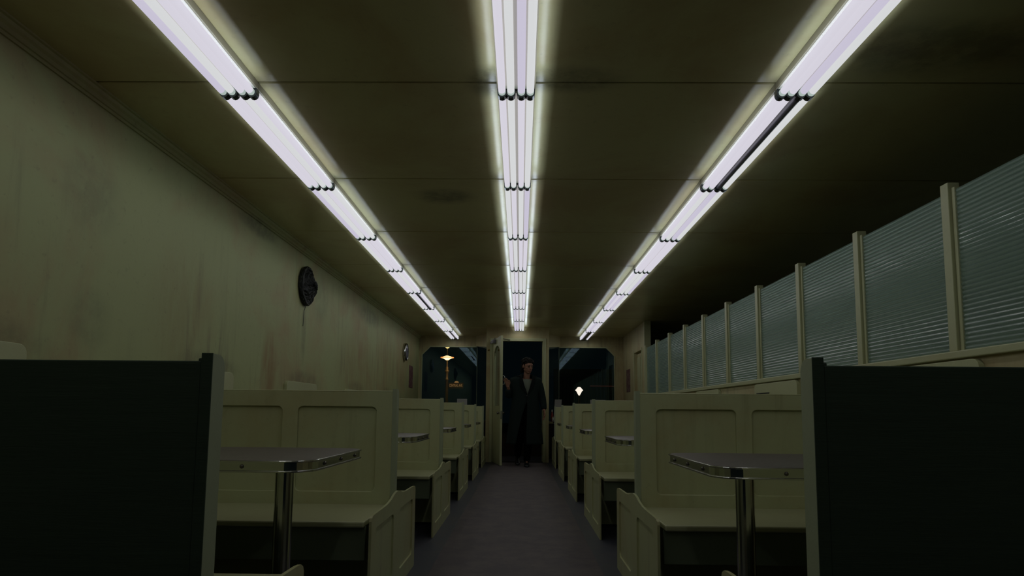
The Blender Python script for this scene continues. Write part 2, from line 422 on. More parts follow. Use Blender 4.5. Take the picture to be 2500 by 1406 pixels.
# local: x along the leaf from the hinge, y thickness (+y is the outer face toward the opening)
bm = nb()
H = 2.335
n = 8; x0, x1 = .10, DLEN - .10
arch = [(x0, 1.06), (x0, 2.02)] + [(x0 + (x1 - x0) * (1 - cos(pi * i / n)) / 2, 2.02 + .17 * sin(pi * i / n)) for i in range(1, n)] + [(x1, 2.02), (x1, 1.06)]
plate(bm, [(0, 0), (0, H), (DLEN, H), (DLEN, 0)], [arch], 0, .042, lambda u, v, d: (u, d, v))
leaf = obj('door_leaf', bm, M['trim'], D)
bm = nb(); plate(bm, arch, [], .018, .024, lambda u, v, d: (u, d, v)); obj('pane', bm, M['glass'], D)
for yk in (-.032, .074):
    bm = nb(); ball(bm, (DLEN - .06, yk, .93), .024, .020, .024); tube(bm, [(DLEN - .06, yk, .93), (DLEN - .06, .021, .93)], .010)
    obj('door_knob', bm, M['screw'], D, smooth=True)
obj('lock_plate', bx(DLEN, DLEN + .003, .010, .032, .82, .97), M['screw'], D)
bm = nb(); tube(bm, [(DLEN - .07, .042, 1.44), (DLEN - .07, .085, 1.45), (DLEN - .07, .095, 1.50), (DLEN - .07, .095, 1.56), (DLEN - .07, .085, 1.60), (DLEN - .07, .042, 1.61)], .009)
obj('pull_handle', bm, M['chrome'], D, smooth=True)
# door closer
bm = nb(); tube(bm, [(.06, -.045, H - .05), (.30, -.045, H - .05)], .030, 14); box(bm, .20, .34, -.07, -.001, H - .085, H - .015)
cl = obj('door_closer', bm, M['grey'], D, bevel=.004)
bm = nb(); tube(bm, [(.27, -.02, H - .01), (.27, -.02, H + .015), (.13, .16, H + .03), (.02, .36, H + .015)], .008, 8)
obj('closer_arm', bm, M['screw'], cl, smooth=True)

# ================================================================== LIGHT FIXTURES
def make_fixture():
    r = empty('fluorescent_fixture')
    L = UN
    bm = nb(); box(bm, -.097, .097, .001, L - .001, CZ - .040, CZ + .0)
    obj('housing', bm, M['pan'], r, bevel=.003, seg=1)
    obj('reflector', bx(-.090, .090, .022, L - .022, CZ - .0425, CZ - .0395), M['reflector'], r)
    tz = CZ - .0635; rr = .0187
    for i, x in enumerate((-.0715, -.0265, .0265, .0715)):
        bm = nb(); tube(bm, [(x, .016, tz), (x, .026, tz), (x, .046, tz), (x, L - .046, tz), (x, L - .026, tz), (x, L - .016, tz)], [rr * .7, rr, rr, rr, rr, rr * .7], 14)
        t_ = obj('tube', bm, M['tubeA'], r, smooth=True)
        t_.data.materials.append(M['tubeend'])
        for p_ in t_.data.polygons:
            if p_.center.y > L - .046: p_.material_index = 1
    for xs in (-.049, .049):
        for yy in (.008, L - .008):
            bm = nb()
            o_ = []
            for cx in (.0225, -.0225):
                for j in range(7):
                    a = R(0 - 180 * j / 6) if cx > 0 else R(0 - 180 * j / 6)
                    o_.append((xs + cx + .0235 * cos(a), tz + .0235 * sin(a)))
            o_ = [(xs + .046, CZ - .039)] + o_ + [(xs - .046, CZ - .039)]
            plate(bm, o_, [], yy - .009, yy + .009, lambda u, v, d: (u, d, v))
            obj('lampholder', bm, M['holder'], r)
    for q_ in range(NL):   # unseen spots added under the tubes to strengthen their light
        ld = bpy.data.lights.get('tube_fill') or bpy.data.lights.new('tube_fill', 'SPOT')
        ld.energy = LAMP_W; ld.color = LAMP_C; ld.shadow_soft_size = 0.0; ld.spot_size = R(176); ld.spot_blend = .35
        lo = bpy.data.objects.new('tube_fill', ld); COL.objects.link(lo); lo.parent = r; lo.location = (0, L * (q_ + .5) / NL, tz - .030)
    for sx in (-1, 1):     # unseen strips added beside the outer tubes to brighten the ceiling
        ld = bpy.data.lights.get('ceiling_fill') or bpy.data.lights.new('ceiling_fill', 'AREA')
        ld.shape = 'RECTANGLE'; ld.size = .035; ld.size_y = L - .10; ld.energy = GLOW_W; ld.color = (.74, .84, 1.0)
        lo = bpy.data.objects.new('ceiling_fill', ld); COL.objects.link(lo); lo.parent = r; lo.location = (sx * .128, L / 2, tz - .012)
        lo.rotation_euler = (0, pi - sx * R(45), 0)
    return r
proto = make_fixture(); used = False
ORD = ['nearest', 'second', 'third', 'fourth', 'fifth', 'sixth', 'seventh', 'eighth', 'ninth']
OFF = {('left', 6): [2], ('left', 9): [2], ('right', 2): [2], ('right', 9): [1, 2]}
TINT = ['tubeA', 'tubeB', 'tubeC', 'tubeA', 'tubeB', 'tubeA']
for row, X, ny in (('left', -1.4525, 9), ('centre', -.0336, 8), ('right', 1.3756, 9)):
    for i in list(range(ny)) + [-1, -2]:
        o = proto if not used else copy_thing(proto); used = True
        u_ = 1.309 if row == 'centre' else UN
        o.location = (X, Y0 + (i - 1) * u_, 0)
        if row == 'centre': o.scale = (1, 1.309 / UN, 1)
        off = OFF.get((row, i + 1), [])
        tb = [c for c in o.children if c.name.split('.')[0] == 'tube']
        for j, c in enumerate(tb):
            c.data = c.data if (row, i) == ('left', 0) and False else c.data.copy()
            c.data.materials[0] = M['off'] if j in off else M[random.choice(TINT)]
            if j in off:
                c.data.materials[1] = M['off']
        st = 'all four tubes lit' if not off else ('one tube dark' if len(off) == 1 else 'two middle tubes dark')
        where = ORD[i] + ' from the camera' if i < ny - 1 else ('last one over the entrance door' if row == 'centre' else 'last one by the far window')
        if i == 0: where = 'nearest one'
        if i < 0:
            where = 'behind the camera' if i == -2 else 'directly above the camera'
        tag(o, 'fluorescent fixture in the %s row, %s, %s' % (row, where, st), 'light fixture', 'fluorescent fixtures in the %s row' % row)

# ================================================================== BOOTHS
B0, BD = 1.37, 2.024
LX, RX = -.668, .62        # aisle edges
def panel_spans(L):
    return [(.108, .537), (.620, 1.049), (1.132, L - .11)]
def make_bench(side, near=False):
    """local: x = distance from the aisle end toward the wall (scaled by side), y = 0 at the front face of the back"""
    s = side; L = (abs(WL) - abs(LX)) if s < 0 else (WR - RX); L -= .003
    r = empty('booth_bench')
    mx = lambda d: s * d
    TOP = 1.056
    # back: boards with recessed rounded panels
    bm = nb()
    z0 = .02
    o_ = [(mx(.024), z0), (mx(.024), TOP), (mx(L), TOP), (mx(L), z0)]
    holes = [] if near else [rrect(min(mx(a), mx(b)), max(mx(a), mx(b)), .525, .975, .028) for a, b in panel_spans(L)]
    if not near: plate(bm, o_, holes, -.004, .012, lambda u, v, d: (u, d, v))
    box(bm, min(mx(.024), mx(L)), max(mx(.024), mx(L)), .011, .056, z0, TOP)
    obj('back_panel', bm, M['bench'], r, bevel=0.0025, seg=1)
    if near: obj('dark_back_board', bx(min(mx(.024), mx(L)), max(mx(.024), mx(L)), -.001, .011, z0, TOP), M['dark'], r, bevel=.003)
    if not near:
        obj('cap_rail', bx(min(mx(.024), mx(L)), max(mx(.024), mx(L)), -.004, .060, TOP - .002, TOP + .006), M['bench'], r, bevel=.003)
    else:
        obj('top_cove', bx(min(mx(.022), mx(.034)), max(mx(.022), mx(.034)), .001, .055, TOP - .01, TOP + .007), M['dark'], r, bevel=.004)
    # raised end post with a rounded head
    bm = nb(); hd = [(0, z0 - .02), (0, 1.072)] + [(.056 - .030 + .030 * sin(R(a)), 1.042 + .030 * cos(R(a))) for a in (0, 20, 40, 60, 80, 90)] + [(.056, z0 - .02)]
    d0, d1 = (0, .024)
    plate(bm, hd, [], mx(d0), mx(d1), lambda u, v, d: (d, u, v))
    obj('end_post', bm, M['sidepanel'], r)
    if near:
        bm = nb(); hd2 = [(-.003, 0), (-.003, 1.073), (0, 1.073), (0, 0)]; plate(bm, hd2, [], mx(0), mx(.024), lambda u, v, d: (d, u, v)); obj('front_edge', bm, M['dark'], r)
    # seats and aprons both sides
    for a, b, nm in ((-.545, -.002, 0), (.058, .60, 1)):
        if near and nm == 0: continue
        obj('seat', bx(min(mx(.026), mx(L)), max(mx(.026), mx(L)), a, b, .432, .458), M['seat'], r, bevel=.007)
        ya = a + .028 if nm == 0 else b - .046
        obj('seat_apron', bx(min(mx(.026), mx(L)), max(mx(.026), mx(L)), ya, ya + .018, .285, .432), M['apron'], r)
    obj('plinth', bx(min(mx(.05), mx(L)), max(mx(.05), mx(L)), 0.0, .056, 0, .02), M['void'], r)
    # end panel to the aisle: low at the seat fronts, sweeping up to the post
    yf = -.56 if not near else .057
    up = [(yf, 0), (yf, .462), (yf + .008, .476), (yf + .03, .484), (yf + .06, .486), (-.28, .488), (-.20, .492), (-.12, .502), (-.05, .518), (0, .524), (.056, .524), (.10, .518), (.17, .503), (.26, .495), (.55, .492), (.585, .489), (.602, .480), (.61, .465), (.61, 0)]
    if near: up = [(.057, 0), (.057, .523)] + up[11:]
    pf = [(yf + .07, .0)]
    rc = []
    if not near: rc = [rrect(-.47, -.06, .09, .420, .03), rrect(.12, .52, .09, .420, .03)]
    bm = nb(); plate(bm, up, rc, mx(-.012), mx(-.003), lambda u, v, d: (d, u, v)); plate(bm, up, [], mx(-.003), mx(.0), lambda u, v, d: (d, u, v))
    obj('end_panel', bm, M['bench'], r)
    return r
def place(root, loc, label, cat, group):
    root.location = loc; tag(root, label, cat, group); return root
sd = {'left': (-1, LX), 'right': (1, RX)}
NUMS = ['nearest the camera', 'second from the camera', 'third from the camera', 'fourth from the camera', 'fifth from the camera', 'farthest, beside the entrance door']
for nm, (s, X) in sd.items():
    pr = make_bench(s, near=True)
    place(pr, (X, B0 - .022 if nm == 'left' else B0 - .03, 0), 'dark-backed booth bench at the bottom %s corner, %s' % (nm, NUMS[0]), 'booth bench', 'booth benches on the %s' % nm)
    q = make_bench(s)
    for k in range(1, 6):
        o = q if k == 1 else copy_thing(q)
        place(o, (X, B0 + k * BD, 0), 'cream double booth bench left of the aisle, '.replace('left', nm) + NUMS[k], 'booth bench', 'booth benches on the %s' % nm)

def make_table(side, z, X, dep=.74):
    s = side; L = (abs(WL) - X) if s < 0 else (WR - X); L -= .01
    r = empty('booth_table')
    mx = lambda d: s * d
    def outline(ins, rad):
        a = rrect(ins, L + .3, -dep / 2 + ins, dep / 2 - ins, rad, 8)
        return [(mx(min(p[0], L)), p[1]) for p in a]
    def uniq(l):
        o = []
        for p in l:
            if not o or (abs(p[0] - o[-1][0]) + abs(p[1] - o[-1][1])) > 1e-5: o.append(p)
        if abs(o[0][0] - o[-1][0]) + abs(o[0][1] - o[-1][1]) < 1e-5: o.pop()
        return o
    rad = .10
    bm = nb(); plate(bm, uniq(outline(.004, rad)), [], z - .001, z + .0015, lambda u, v, d: (u, v, d)); obj('tabletop', bm, M['lam'], r)
    bm = nb(); plate(bm, uniq(outline(.003, rad)), [], z - .034, z - .001, lambda u, v, d: (u, v, d))
    for zz in (z - .002, z - .034):
        plate(bm, uniq(outline(-.003, rad)), [], zz - .003, zz + .003, lambda u, v, d: (u, v, d))
    obj('metal_edging', bm, M['band'], r, bevel=.002)
    bm = nb()
    for yy in (-.20, 0, .20): ball(bm, (mx(.001), yy, z - .018), .005, .007, .007, u=8, v=6)
    for xx in (.22, .62, 1.02): ball(bm, (mx(xx), -dep / 2 + .002, z - .018), .007, .005, .007, u=8, v=6)
    for xx in (.22, .62, 1.02): ball(bm, (mx(xx), dep / 2 - .002, z - .018), .007, .005, .007, u=8, v=6)
    tg = obj('edging_screws', bm, M['screw'], r, smooth=True)
    bm = nb(); lathe(bm, [(.17, 0), (.17, .012), (.05, .03), (.034, .05), (.034, z - .06), (.07, z - .05), (.07, z - .036)], (mx(.215), 0, 0)); obj('pedestal', bm, M['chrome'], r, smooth=False)
    for p in r.children[-1].data.polygons: p.use_smooth = abs(p.normal.z) < .3
    return r
TN = ['in the nearest booth', 'in the second booth', 'in the third booth', 'in the fourth booth', 'in the fifth booth', 'by the far window']
for nm, s, z, X in (('left', -1, .787, .680), ('right', 1, .781, .632)):
    q = make_table(s, z, X)
    for k in range(6):
        o = q if k == 0 else copy_thing(q)
        yy = B0 + .028 + (k + .5) * BD if k < 5 else 12.62
        if k == 5:
            xo = -.73 if s < 0 else .575
            o.scale = (.93, .9, 1)
            place(o, (xo, yy + .0, 0), 'metal-edged booth table %s on the %s side' % (TN[k], nm), 'table', 'booth tables on the %s' % nm)
            o.scale = ((2.235 - abs(xo)) / (2.235 - X) * .99, .8, 1)
        else:
            place(o, (s * X, yy, 0), 'metal-edged booth table %s on the %s, fixed to the wall' % (TN[k], nm), 'table', 'booth tables on the %s' % nm)

# wall boxes above the tables
def make_wallbox(s, w_=.88):
    r = empty('wall_box')
    bm = nb(); plate(bm, rrect(-w_ / 2, w_ / 2, .86, 1.235, .045), [], 0, s * .030, lambda u, v, d: (d, u, v)); obj('case', bm, M['trim'], r, bevel=.004)
    return r
q = make_wallbox(1)
for k, yb in enumerate(BOX_Y):
    o = q if k == 0 else copy_thing(q)
    place(o, (WL, yb, 0), 'flat cream painted box on the left wall above the table %s' % TN[k], 'wall box', 'painted boxes on the left wall')
q = make_wallbox(-1, .92)
bm = nb(); box(bm, -.034, -.0295, .10, .40, 1.143, 1.152); obj('slot', bm, M['black'], q)
for k, yb in enumerate([1.52, 3.52, 5.53, 7.53, 9.55]):
    o = q if k == 0 else copy_thing(q)
    place(o, (WR, yb, 0), 'cream painted box with a dark slot under the glazed partition, %s' % TN[k], 'wall box', 'painted boxes on the right wall')

# ================================================================== PARTITION
P = empty('glazed_partition', (WR, 0, 0), label='long cream partition with fluted glass panes above the right booths', cat='partition')
obj('sill_rail', bx(-.030, .10, -1.1, 11.335, SILL - .040, SILL), M['trim'], P, bevel=.006)
PY = [1.47 + .8865 * k for k in range(12)]
bmp = nb(); box(bmp, -.022, .040, -.030, .030, SILL, 2.172)
post = obj('post', bmp, M['trim'], P, bevel=.003)
bmp = nb(); box(bmp, -.008, .026, -.058, -.036, SILL, 2.140)
bead = obj('glazing_bead', bmp, M['trim'], post, bevel=.003)
for k, y in enumerate(PY):
    if k == 0: o = post
    else:
        o = post.copy(); COL.objects.link(o); o.parent = P
        b_ = bead.copy(); COL.objects.link(b_); b_.parent = o
    o.location = (0, y, 0)
# fluted pane: flutes run along the wall
GT = 2.128; NF = 36; SG = 8; PW = .8865 - .090
bm = nb(); hz = GT - SILL; top = []; va = []; vb = []; back_a = []; back_b = []
for i in range(NF * SG + 1):
    z = SILL + hz * i / (NF * SG); x = -.0030 - .0050 * abs(sin(pi * i / SG))
    va.append(bm.verts.new((x, 0, z))); vb.append(bm.verts.new((x, PW, z)))
ba = [bm.verts.new((.004, yy, zz)) for yy in (0, PW) for zz in (SILL, GT)]
for i in range(NF * SG): bm.faces.new([va[i], va[i + 1], vb[i + 1], vb[i]])
bm.faces.new([ba[0], ba[1], ba[3], ba[2]])
bm.faces.new([va[0], vb[0], ba[2], ba[0]]); bm.faces.new([va[-1], ba[1], ba[3], vb[-1]])
bm.faces.new(va + [ba[1], ba[0]]); bm.faces.new(vb[::-1] + [ba[2], ba[3]])
pane = obj('fluted_pane', bm, M['fluted'], P, smooth=False)
for p_ in pane.data.polygons:
    if len(p_.vertices) == 4 and p_.normal.x < -.3: p_.use_smooth = False
for k in range(len(PY)):
    o = pane if k == 0 else pane.copy()
    if k: COL.objects.link(o); o.parent = P
    o.location = (0.006, PY[k] - .8865 + .032, 0)
# side room end post where the wall begins
tag(obj('trim_20', bx(WR - .02, WR + .10, YE - .05, YE, 0, CZ), M['trim'], bevel=.004), kind='structure')

# ================================================================== WALL THINGS
# charred clock
c = empty('wall_clock', (WL, 6.37, 2.235), label='charred round wall clock with a melted crumpled face on the left wall', cat='clock')
bm = nb(); random.seed(3)
lathe(bm, [(.190, 0), (.202, .012), (.205, .030), (.196, .045), (.180, .050), (.172, .036), (.165, .030)], n=40, axis='x')
for v in bm.verts:
    v.co += Vector((random.uniform(-.004, .006), random.uniform(-.005, .005), random.uniform(-.005, .005)))
obj('case', bm, M['burnt'], c)
bm = nb(); rings = []
for i in range(12):
    rr = .172 * (1 - i / 11.5); ring = []
    for j in range(40):
        a = 2 * pi * j / 40; y = rr * cos(a); z = rr * sin(a)
        b = math.exp(-(((y - .045) / .13) ** 2 + ((z + .0) / .11) ** 2))
        x = .030 + .080 * b ** .6 * (1 - (rr / .18) ** 6) + random.uniform(-.010, .010)
        ring.append(bm.verts.new((x, y, z)))
    rings.append(ring)
for a, b in zip(rings, rings[1:]):
    for j in range(40): bm.faces.new([a[j], a[(j + 1) % 40], b[(j + 1) % 40], b[j]])
bm.faces.new(rings[-1])
obj('melted_face', bm, M['burnt'], c)
bm = nb(); tube(bm, [(.03, -.02, -.20), (.012, -.02, -.26), (.006, -.018, -.42)], .003, 6); obj('hanging_wire', bm, M['black'], c)
# intact clock
c = empty('wall_clock', (WL, 11.98, 2.095), label='small round chrome-rimmed clock on the left wall near the far window', cat='clock')
bm = nb(); lathe(bm, [(.168, 0), (.172, .03), (.165, .055), (.150, .062), (.146, .050), (.0, .050)][:5], n=32, axis='x'); obj('rim', bm, M['chrome'], c, smooth=True)
bm = nb(); lathe(bm, [(.148, .048), (.13, .060), (.08, .072), (.02, .078)], n=32, axis='x'); obj('glass_face', bm, M['off'], c, smooth=True)
bm = nb(); box(bm, .079, .081, -.006, .006, -.01, .10); box(bm, .079, .081, -.07, .01, -.006, .006); obj('hands', bm, M['black'], c)
tag(obj('paper_notice', bx(WL, WL + .006, 12.55, 12.98, 1.44, 1.885), M['poster']), 'faded maroon paper notice on the left wall under the small clock', 'notice')
tag(obj('paper_notice', bx(WR - .006, WR, 12.88, 13.32, 1.40, 1.87), M['poster']), 'faded maroon paper notice on the right wall beyond the doorway', 'notice')
hk = obj('coat_hook', (lambda b: (lathe(b, [(.020, 0), (.018, -.010), (.008, -.014), (.007, -.03)], (-.630, YD, 2.168), 12, 'y'), ball(b, (-.630, YD - .034, 2.168), .012, u=10, v=8), b)[2])(nb()), M['brass'], smooth=True)
tag(hk, 'tiny brass knob hook high on the post left of the entrance door', 'hook')

# ================================================================== TABLE THINGS
def card(x0, x1, y, z0, z1, label, tilt=0.0):
    bm = nb()
    v = [Vector((x0, y - .03, z0)), Vector((x1, y - .03, z0)), Vector((x1 + tilt, y, z1)), Vector((x0 + tilt, y, z1))]
    w_ = [p + Vector((0, .03 + .0, 0)) if i < 2 else p + Vector((0, .004, 0)) for i, p in enumerate(v)]
    a = [bm.verts.new(p) for p in v]; b = [bm.verts.new(p + Vector((0, .004, 0))) for p in v]
    for i in range(4): bm.faces.new([a[i], a[(i + 1) % 4], b[(i + 1) % 4], b[i]])
    bm.faces.new(a); bm.faces.new(b[::-1])
    cc = [bm.verts.new(p) for p in (Vector((x0, y + .04, z0)), Vector((x1, y + .04, z0)), v[2] + Vector((0, .005, 0)), v[3] + Vector((0, .005, 0)))]
    dd = [bm.verts.new(p.co + Vector((0, .004, 0))) for p in cc]
    for i in range(4): bm.faces.new([cc[i], cc[(i + 1) % 4], dd[(i + 1) % 4], dd[i]])
    bm.faces.new(cc); bm.faces.new(dd[::-1])
    tag(obj('menu_card', bm, M['card']), label, 'menu card', 'menu cards standing on the tables')
card(-1.07, -.90, 10.6, .789, 1.175, 'grey folded menu card on the fifth table of the left row')
card(.965, 1.175, 8.60, .783, 1.135, 'wide grey menu card on the fourth table of the right row', -.01)
card(.672, .812, 12.80, .783, 1.225, 'grey menu card standing on the last table at the right of the entrance door', .03)
bm = nb(); lathe(bm, [(.026, 0), (.027, .12), (.022, .15), (.010, .19)], (.630, 12.50, .783), 14)
bt = obj('sauce_bottle', bm, M['redglass'], smooth=True); tag(bt, 'red sauce bottle on the last right table in front of the menu card', 'bottle')
bm = nb(); lathe(bm, [(.010, .19), (.013, .191), (.009, .235)], (.630, 12.50, .783), 12); obj('bottle_cap', bm, M['whiteplastic'], bt)
bm = nb(); lathe(bm, [(.020, 0), (.021, .055), (.016, .07)], (.642, 12.43, .783), 14)
sh = obj('salt_shaker', bm, M['whiteplastic'], smooth=True); tag(sh, 'small white salt shaker beside the red sauce bottle', 'shaker')
bm = nb(); lathe(bm, [(.017, .07), (.015, .088), (.006, .094)], (.642, 12.43, .783), 14); obj('lid', bm, M['chrome'], sh)

# ================================================================== OUTSIDE
tag(obj('ground', bx(-30, 30, YW + .12, 60, -.20, -.06), M['concrete']), kind='structure')
tag(obj('ground', bx(-.7, .62, YD + .1, YW + .12, -.06, -.012), M['concrete']), kind='structure')
# lamp post with a flat amber lantern
lx, ly = -3.30, 28.0
L = empty('street_lamp', (lx, ly, -.06), label='tall street lamp with a flat amber lantern seen through the left window', cat='street lamp')
bm = nb(); lathe(bm, [(.16, 0), (.16, .25), (.10, .35), (.075, .6), (.07, 2.0), (.065, 2.42), (.085, 2.44), (.085, 2.48), (.055, 2.52), (.06, 2.78), (.10, 2.82), (.10, 2.86), (.05, 2.92), (.07, 2.98), (.03, 3.05), (.022, 3.40), (.02, 3.86)], n=20)
obj('post', bm, M['iron'], L, smooth=True)
bm = nb(); lathe(bm, [(.05, 3.33), (.16, 3.40), (.27, 3.44), (.27, 3.455), (.15, 3.50), (.05, 3.53)], n=28); obj('lantern', bm, M['sodium'], L, smooth=True)
bm = nb(); lathe(bm, [(.262, 3.425), (.30, 3.432), (.30, 3.462), (.262, 3.468)], n=28); obj('lantern_rim', bm, M['sodiumrim'], L, smooth=True)
ld = bpy.data.lights.new('lantern_light', 'POINT'); ld.energy = 16; ld.color = (1, .6, .25); ld.shadow_soft_size = 0
lo = bpy.data.objects.new('lantern_light', ld); COL.objects.link(lo); lo.parent = L; lo.location = (.40, -.75, 3.15)
bm = nb(); lathe(bm, [(.02, 3.86), (.09, 3.89), (.09, 3.92), (.04, 3.95)], n=16); obj('top_bulb', bm, M['sodium3'], L, smooth=True)
# street sign on the post
S = empty('street_sign', (-3.17, ly, 0), label='CENTRAL AVE. street sign on the amber lamp post', cat='sign')
obj('sign_plate', bx(-.05, .62, -.015, .015, 2.0, 2.26), M['signface'], S, bevel=.005)
bm = nb(); plate(bm, [(.21, 2.26), (.23, 2.31), (.28, 2.335), (.34, 2.335), (.39, 2.31), (.41, 2.26)], [], -.012, .012, lambda u, v, d: (u, d, v)); obj('crest', bm, M['signtext'], S)
fc = bpy.data.curves.new('lettering', 'FONT'); fc.body = 'CENTRAL AVE.'; fc.size = .145; fc.align_x = 'CENTER'; fc.align_y = 'CENTER'; fc.extrude = .004; fc.offset = .003
tmp = bpy.data.objects.new('tmp', fc); COL.objects.link(tmp); bpy.context.view_layer.update()
me = bpy.data.meshes.new_from_object(tmp.evaluated_get(bpy.context.evaluated_depsgraph_get())); bpy.data.objects.remove(tmp)
me.materials.clear(); me.materials.append(M['signtext']); wd = max(v.co.x for v in me.vertices) - min(v.co.x for v in me.vertices)
lt = bpy.data.objects.new('lettering', me); COL.objects.link(lt); lt.parent = S
lt.rotation_euler = (pi / 2, 0, 0); lt.location = (.285, -.022, 2.13); k_ = .60 / wd; lt.scale = (k_, 1.15, 1)
# second lamp
L = empty('street_lamp', (2.80, 30.0, -.06), label='short street lamp with a pale acorn globe seen through the right window', cat='street lamp')
bm = nb(); lathe(bm, [(.14, 0), (.14, .2), (.06, .35), (.045, 1.8), (.06, 1.86)], n=18); obj('post', bm, M['iron'], L, smooth=True)
bm = nb(); lathe(bm, [(.03, 1.86), (.07, 1.93), (.11, 2.01), (.13, 2.05), (.185, 2.09), (.185, 2.12), (.13, 2.16), (.11, 2.21), (.06, 2.25), (.02, 2.26)], n=24); obj('globe', bm, M['sodium2'], L, smooth=True)
# shuttered building
Bd = empty('corrugated_building', (0, 34, -.06), label='dark teal building with vertical corrugations behind the right street lamp', cat='building')
bm = nb()
for i in range(44):
    x = 1.9 + i * .22; box(bm, x, x + .12, -.04, 0, 0, 2.9)
box(bm, 1.8, 12.0, 0, .3, 0, 3.4); obj('corrugated_wall', bm, M['nightwall'], Bd)
obj('red_strip', bx(3.75, 5.1, -.10, -.05, 2.47, 2.50), M['red'], Bd)

# ================================================================== PERSON
PX, PYY = .10, 11.33
PR = empty('person', (0, 0, .004), label='person in a long dark coat stepping in through the entrance door', cat='person')
hm = Matrix.Rotation(R(32), 3, 'Z') @ Matrix.Rotation(R(14), 3, 'X')
HC_ = Vector((.128, 11.27, 1.775))
def hp(x, y, z): return HC_ + hm @ Vector((x * 1.16, y * 1.10, z))
bm = nb()
ball(bm, hp(0, .012, .025), .090, .106, .098, hm, 24, 18)
ball(bm, hp(0, -.018, -.035), .072, .078, .085, hm, 20, 14)
ball(bm, hp(0, -.058, -.092), .030, .026, .026, hm)
for s in (-1, 1):
    ball(bm, hp(s * .034, -.052, -.014), .030, .022, .022, hm)      # cheek
    ball(bm, hp(s * .030, -.076, .034), .028, .014, .010, hm)      # brow
    ball(bm, hp(s * .078, .010, -.004), .010, .020, .032, hm)      # ear
    capsule(bm, hp(s * .048, .0, -.060), hp(s * .022, -.055, -.095), .020, .016)
capsule(bm, hp(0, -.086, .026), hp(0, -.104, -.022), .010, .015, 10)
ball(bm, hp(0, -.080, -.062), .026, .016, .012, hm)
capsule(bm, (.12, 11.30, 1.70), (.105, 11.33, 1.53), .056, .062, 16)
# trunk
ball(bm, (.095, 11.33, 1.40), .165, .105, .17); ball(bm, (.09, 11.335, 1.12), .135, .085, .18); ball(bm, (.085, 11.335, .95), .145, .09, .12)
capsule(bm, (-.09, 11.33, 1.51), (.27, 11.33, 1.50), .06, .06)
# his right arm, bent up to the door edge
ra = [(-.115, 11.33, 1.50), (-.195, 11.36, 1.245), (-.222, 11.23, 1.405)]
capsule(bm, ra[0], ra[1], .052, .042); capsule(bm, ra[1], ra[2], .042, .028)
# his left arm, hanging
la = [(.305, 11.33, 1.50), (.395, 11.35, 1.22), (.425, 11.27, .985)]
capsule(bm, la[0], la[1], .052, .042); capsule(bm, la[1], la[2], .042, .028)
# legs
capsule(bm, (.165, 11.33, .93), (.150, 11.21, .52), .085, .058); capsule(bm, (.150, 11.21, .52), (.120, 11.27, .12), .050, .030)
capsule(bm, (.01, 11.34, .93), (-.02, 11.36, .50), .085, .058); capsule(bm, (-.02, 11.36, .50), (-.04, 11.64, .16), .050, .030)
capsule(bm, (.120, 11.27, .09), (.120, 11.19, .045), .026, .018); capsule(bm, (-.04, 11.64, .13), (-.04, 11.60, .08), .026, .018)
# hands
def hand(wrist, fwd, side, nrm, curl, thumb=1):
    wrist, fwd, side, nrm = Vector(wrist), Vector(fwd).normalized(), Vector(side).normalized(), Vector(nrm).normalized()
    for i, o_ in enumerate((-.028, -.010, .010, .028)):
        capsule(bm, wrist + side * o_ * .5, wrist + fwd * .085 + side * o_, .017, .0125, 8)
        ln = (.038, .044, .041, .031)[i] if thumb > 0 else (.031, .041, .044, .038)[i]
        p = wrist + fwd * .088 + side * o_ * 1.08; d = fwd.copy()
        for j in range(3):
            c_ = R(curl) * (j + 1) * .5
            d = (fwd * cos(c_) + nrm * sin(c_) + side * o_ * 2.2).normalized()
            q_ = p + d * ln * (1, .72, .55)[j]; capsule(bm, p, q_, .0092 - .0007 * j, .0086 - .0008 * j, 8); p = q_
    sd_ = -thumb
    b0 = wrist + fwd * .025 + side * sd_ * .022
    p1 = b0 + (side * sd_ * .7 + fwd * .6 + nrm * .25).normalized() * .045; p2 = p1 + (side * sd_ * .35 + fwd + nrm * .3).normalized() * .034
    p3 = p2 + (fwd + nrm * .5).normalized() * .025
    capsule(bm, b0, p1, .015, .0115, 8); capsule(bm, p1, p2, .0112, .0098, 8); capsule(bm, p2, p3, .0098, .0082, 8)
hand(ra[2], (-.25, -.30, 1), (1, .1, .25), (-.7, -.5, 0), 34, thumb=-1)
hand(la[2], (.10, -.18, -1), (.35, -1, .1), (-1, -.3, 0), 30, thumb=-1)
body = obj('body', bm, M['skin'], PR, smooth=True)
m_ = body.modifiers.new('remesh', 'REMESH'); m_.mode = 'VOXEL'; m_.voxel_size = .0048; m_.use_smooth_shade = True
m_ = body.modifiers.new('smooth', 'SMOOTH'); m_.factor = .5; m_.iterations = 9
# face details
for s in (-1, 1):
    bm = nb(); ball(bm, hp(s * .030, -.081, .012), .016, .007, .008, hm, 12, 8); obj('eye', bm, M['eye'], PR, smooth=True)
    bm = nb(); capsule(bm, hp(s * .014, -.090, .037), hp(s * .048, -.078, .039), .0045, .003, 8); obj('eyebrow', bm, M['hair'], PR, smooth=True)
bm = nb(); ball(bm, hp(0, -.096, -.058), .024, .006, .005, hm, 12, 8); ball(bm, hp(0, -.095, -.068), .020, .006, .005, hm, 12, 8); obj('lips', bm, M['lip'], PR, smooth=True)
